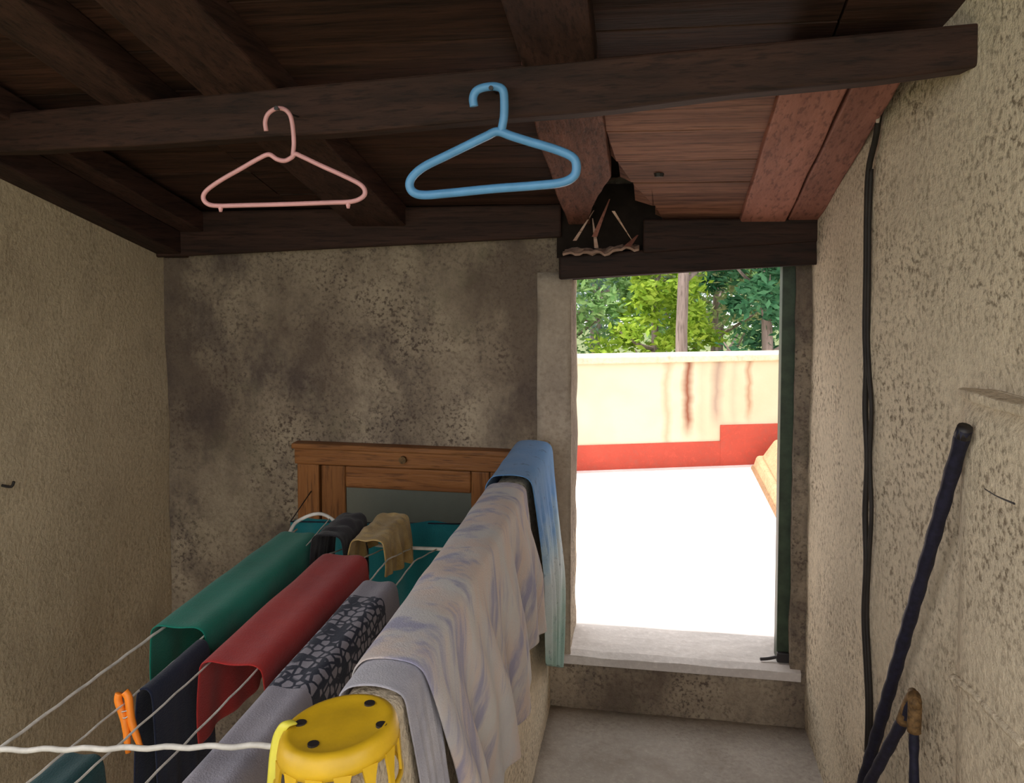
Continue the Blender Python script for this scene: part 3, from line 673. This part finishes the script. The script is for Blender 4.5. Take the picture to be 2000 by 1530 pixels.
hang_over('towel', 'blue_cloth', (2.86, 3.42), 0.12, (0.72, 0.95), (0.20, 0.10), 0.026, 'blue and pale green towel draped over the parapet by the doorway', 'towel', 0.020, 8, ny=44, bulge=0.012)

# ------------------------------------------------------------------ yellow basket upside down on the parapet
bc = Vector((-0.470, 1.21, -0.715)); RX, RY, BH = 0.085, 0.094, abs(PTOP+0.715)-0.004
bas = empty('basket', (bc.x, bc.y, PTOP), 'yellow plastic peg basket turned upside down on the parapet', 'basket')
def oval(k, n, s=1.0, dz=0.0): 
    a = 2*math.pi*k/n; return Vector((bc.x + RX*s*math.cos(a), bc.y + RY*s*math.sin(a), bc.z+dz + (0.10*RX*s*math.cos(a) if dz > -0.05 else 0)))
b = MB(); rings = [(0.02, 0.004), (0.45, 0.004), (0.80, 0.003), (0.86, 0.006), (0.95, 0.004), (1.0, -0.004), (1.03, -0.016), (1.035, -0.026)]; n = 40
for s, dz in rings: b.v += [tuple(oval(k, n, s, dz)) for k in range(n)]
for i in range(len(rings)-1):
    for k in range(n): b.f.append((i*n+k, i*n+(k+1) % n, (i+1)*n+(k+1) % n, (i+1)*n+k))
b.f.append(tuple(range(n)))
under(b.build('base', 'yellow', smooth=True, solid=0.003), bas)
for k in range(14):
    a = 2*math.pi*(k+0.5)/14; cdir = Vector((math.cos(a), math.sin(a), 0)); tdir = Vector((-math.sin(a), math.cos(a), 0))
    p = oval(k+0.5, 14, 1.03, -0.022); L = BH-0.024; vv = []
    for (s, hw) in ((0, 0.013), (0.35, 0.009), (0.7, 0.006), (1, 0.006)):
        q = p - Vector((0, 0, L*s)) + cdir*0.004*s
        vv += [tuple(q+tdir*hw+cdir*0.002), tuple(q-tdir*hw+cdir*0.002), tuple(q-tdir*hw-cdir*0.002), tuple(q+tdir*hw-cdir*0.002)]
    b = MB(); b.v = vv
    for i in range(3):
        for kk in range(4): b.f.append((i*4+kk, i*4+(kk+1) % 4, i*4+4+(kk+1) % 4, i*4+4+kk))
    b.f += [(0, 1, 2, 3), (12, 13, 14, 15)]
    under(b.build('rib', 'yellow', smooth=False), bas)
under(MB().tube([oval(k, 40, 1.08, -BH+0.004) for k in range(40)], 0.004, 8, closed=True).build('rim', 'yellow', smooth=True), bas)
for (u, v) in ((612, 1452), (745, 1425), (722, 1378), (588, 1405)):
    p = onZ(u, v, bc.z+0.006); p.z += 0.10*(p.x-bc.x) - (0.0 if p.x < bc.x else 0.0)
    under(MB().tube([p+Vector((0, 0, 0.0015)), p-Vector((0, 0, 0.006))], 0.0085, 12).build('foot_hole', 'iron'), bas)
b = MB(); hp = [onZ(u, v, z) for u, v, z in ((572, 1412, -0.713), (556, 1418, -0.712), (543, 1440, -0.73), (536, 1475, -0.755), (532, 1520, -0.785), (528, 1570, -0.82))]
hp = catmull(hp, 5)
b.grid(lambda u, v: tuple(hp[min(len(hp)-1, int(round(v*(len(hp)-1))))] + Vector((0.016*(u-0.5), -0.006*(u-0.5), 0.003*math.sin(u*3.14)))), 4, len(hp)-1)
under(b.build('handle', 'yellow_strap', smooth=True, solid=0.003), bas)

# ------------------------------------------------------------------ terrace
struct(MB().grid(lambda u, v: (-7+14*u, YB+0.262+7.5*v, TERR), 2, 2).build('terrace_floor', 'terrace_floor', solid=0.0), 'sunlit pale terrace floor', 'floor')
wa, wb = onZ(1140, 919, TERR), onZ(1470, 907, TERR); wdir = (wb-wa).normalized(); wn_ = Vector((wdir.y, -wdir.x, 0))
WT = onY(1350, 700, (wa.y+wb.y)/2+0.05).z
def wallbox(s0, s1, off0, off1, z0, z1):
    c = [wa+wdir*s0-wn_*off1, wa+wdir*s1-wn_*off1, wa+wdir*s1-wn_*off0, wa+wdir*s0-wn_*off0]
    # off is measured away from the house
    return MB().hexa([(c[3].x, c[3].y, z0), (c[2].x, c[2].y, z0), (c[1].x, c[1].y, z0), (c[0].x, c[0].y, z0), (c[3].x, c[3].y, z1), (c[2].x, c[2].y, z1), (c[1].x, c[1].y, z1), (c[0].x, c[0].y, z1)])
tw = struct(wallbox(-6, 6, 0, 0.16, TERR, WT-0.03).build('wall_terrace', 'cream'), 'cream terrace parapet wall with rust streaks and a red skirting', 'wall')
wallbox(-6, 6, -0.03, 0.19, WT-0.03, WT+0.03).build('coping', 'coping', tw, bevel=0.012)
sstep = (onY(1390, 860, (wa.y+wb.y)/2+0.3)-wa).dot(wdir)
wallbox(-6, sstep, -0.012, 0.02, TERR, TERR+0.20).build('skirting', 'red_skirt', tw)
wallbox(sstep, 6, -0.014, 0.02, TERR, TERR+0.33).build('skirting', 'red_skirt', tw)
kb = struct(MB().hexa([(0.80, 4.6, TERR), (2.2, 4.6, TERR), (2.2, 7.55, TERR), (0.74, 7.12, TERR), (0.82, 4.6, TERR+0.10), (2.2, 4.6, TERR+0.10), (2.2, 7.55, TERR+0.10), (0.77, 7.12, TERR+0.10)]).build('terrace_kerb', 'tan_block', bevel=0.02), 'low tan mortar kerb along the terrace edge', 'kerb')
b = MB(); b.hexa([(0.84, 4.6, TERR+0.102), (2.2, 4.6, TERR+0.102), (2.2, 7.5, TERR+0.102), (0.80, 7.05, TERR+0.102), (0.92, 4.6, TERR+0.25), (2.2, 4.6, TERR+0.25), (2.2, 7.5, TERR+0.25), (0.90, 7.05, TERR+0.25)])
b.build('cap_stone', 'tan_block', kb, bevel=0.02)
MB().hexa([(0.78, 4.6, TERR), (0.80, 4.6, TERR), (0.745, 7.1, TERR), (0.725, 7.1, TERR), (0.79, 4.6, TERR+0.025), (0.80, 4.6, TERR+0.025), (0.745, 7.1, TERR+0.025), (0.735, 7.1, TERR+0.025)]).build('mortar_fillet', 'brown', kb)
GZ = -5.2
struct(MB().grid(lambda u, v: (-60+120*u, -50+110*v, GZ), 2, 2).build('ground', 'ground'), 'grass and earth far below the terrace', 'ground')

# ------------------------------------------------------------------ trees beyond the terrace wall
def tree(x, y, top, crown_z, rx, rz, leafm, label, tr=0.12, n=5200, size=0.10, seed=0, lean=0.0, branches=5, name='tree', hollow=0.35):
    R = random.Random(seed); root = empty(name, (x, y, GZ), label, 'tree', 'trees beyond the terrace wall')
    tp = [Vector((x + lean*t + 0.10*nz((t*3, seed, 0), 1), y + 0.1*nz((seed, t*3, 0), 1), GZ + (top-GZ)*t)) for t in [i/14 for i in range(15)]]
    under(MB().tube(tp, [tr*(1.25-0.8*i/14) for i in range(15)], 10).build('trunk', 'bark', smooth=True), root)
    for k in range(branches):
        i = 8 + k % 6; p = tp[i]; a = R.uniform(0, 6.28); L = rx*R.uniform(0.6, 0.95)
        q = p + Vector((math.cos(a)*L, math.sin(a)*L, L*R.uniform(0.4, 0.9)))
        under(MB().tube(catmull([p, p.lerp(q, 0.5)+Vector((0, 0, -0.08*L)), q], 4), [tr*0.42*(1-0.8*j/8) for j in range(9)], 6).build('branch', 'bark', smooth=True), root)
    b = MB(); cl = []
    for _ in range(46):
        while True:
            d = Vector((R.uniform(-1, 1), R.uniform(-1, 1), R.uniform(-1, 1)))
            if hollow < d.length < 1: break
        cl.append((Vector((x+lean*0.8, y, crown_z)) + Vector((d.x*rx, d.y*rx, d.z*rz)), R.uniform(0.16, 0.34)*rx))
    for _ in range(n):
        c, r = R.choice(cl); d = Vector((R.gauss(0, 1), R.gauss(0, 1), R.gauss(0, 1)*0.8)); p = c + d*r*0.45
        a = Vector((R.gauss(0, 1), R.gauss(0, 1), R.gauss(0, 0.6))).normalized(); u_ = a.cross(Vector((R.gauss(0, 1), R.gauss(0, 1), R.gauss(0, 1)))).normalized()
        s = size*R.uniform(0.4, 0.95); k = len(b.v)
        b.v += [tuple(p-a*s), tuple(p+u_*s*0.42), tuple(p+a*s), tuple(p-u_*s*0.42)]; b.f.append((k, k+1, k+2, k+3))
    me = bpy.data.meshes.new('foliage'); me.from_pydata(b.v, [], b.f); me.materials.append(M[leafm])
    o = bpy.data.objects.new('foliage', me); COL.objects.link(o); o['kind'] = 'stuff'; under(o, root)
    return root
def tx(u, Y): return onY(u, 620, Y).x
tree(tx(1338, 11.0), 11.0, 3.2, 2.4, 1.8, 1.3, 'leaf_olive', 'tall tree whose bare grey trunk rises behind the rust streak', 0.085, 5000, 0.09, 1, branches=6)
tree(tx(1285, 12.0), 12.0, -0.3, -1.05, 0.8, 1.2, 'leaf_bright', 'bright yellow green bushy tree just left of the bare trunk', 0.08, 6500, 0.085, 2, branches=4)
tree(tx(1165, 15.0), 15.0, 1.0, 0.2, 1.9, 1.6, 'leaf_blue', 'blue green airy tree behind the yellow green bush', 0.12, 6500, 0.10, 3)
tree(tx(1395, 13.0), 13.0, 0.3, 0.1, 1.3, 1.3, 'leaf_olive', 'pale olive tree with forked branches beside the bare trunk', 0.07, 3600, 0.085, 4, branches=8)
tree(tx(1500, 11.5), 11.5, 0.8, -0.1, 0.95, 1.8, 'leaf_dark', 'dark green dense tree at the end next to the green door post', 0.10, 6500, 0.095, 5)
tree(tx(1405, 17.5), 17.5, -0.1, -0.8, 1.9, 1.1, 'leaf_mid', 'mid green rounded tree behind the olive tree', 0.11, 6500, 0.10, 6)
tree(tx(1060, 12.5), 12.5, 0.6, -0.5, 1.3, 1.6, 'leaf_mid', 'mid green tree hidden mostly by the door jamb', 0.11, 5000, 0.10, 7)
tree(tx(1290, 27.0), 27.0, 2.6, 0.9, 4.6, 3.2, 'leaf_blue', 'large hazy blue green tree farthest behind the others', 0.22, 9000, 0.17, 8)
tree(tx(1640, 20.0), 20.0, 2.0, 0.3, 3.0, 2.3, 'leaf_dark', 'broad dark tree beyond the dense green one', 0.18, 7000, 0.14, 9)
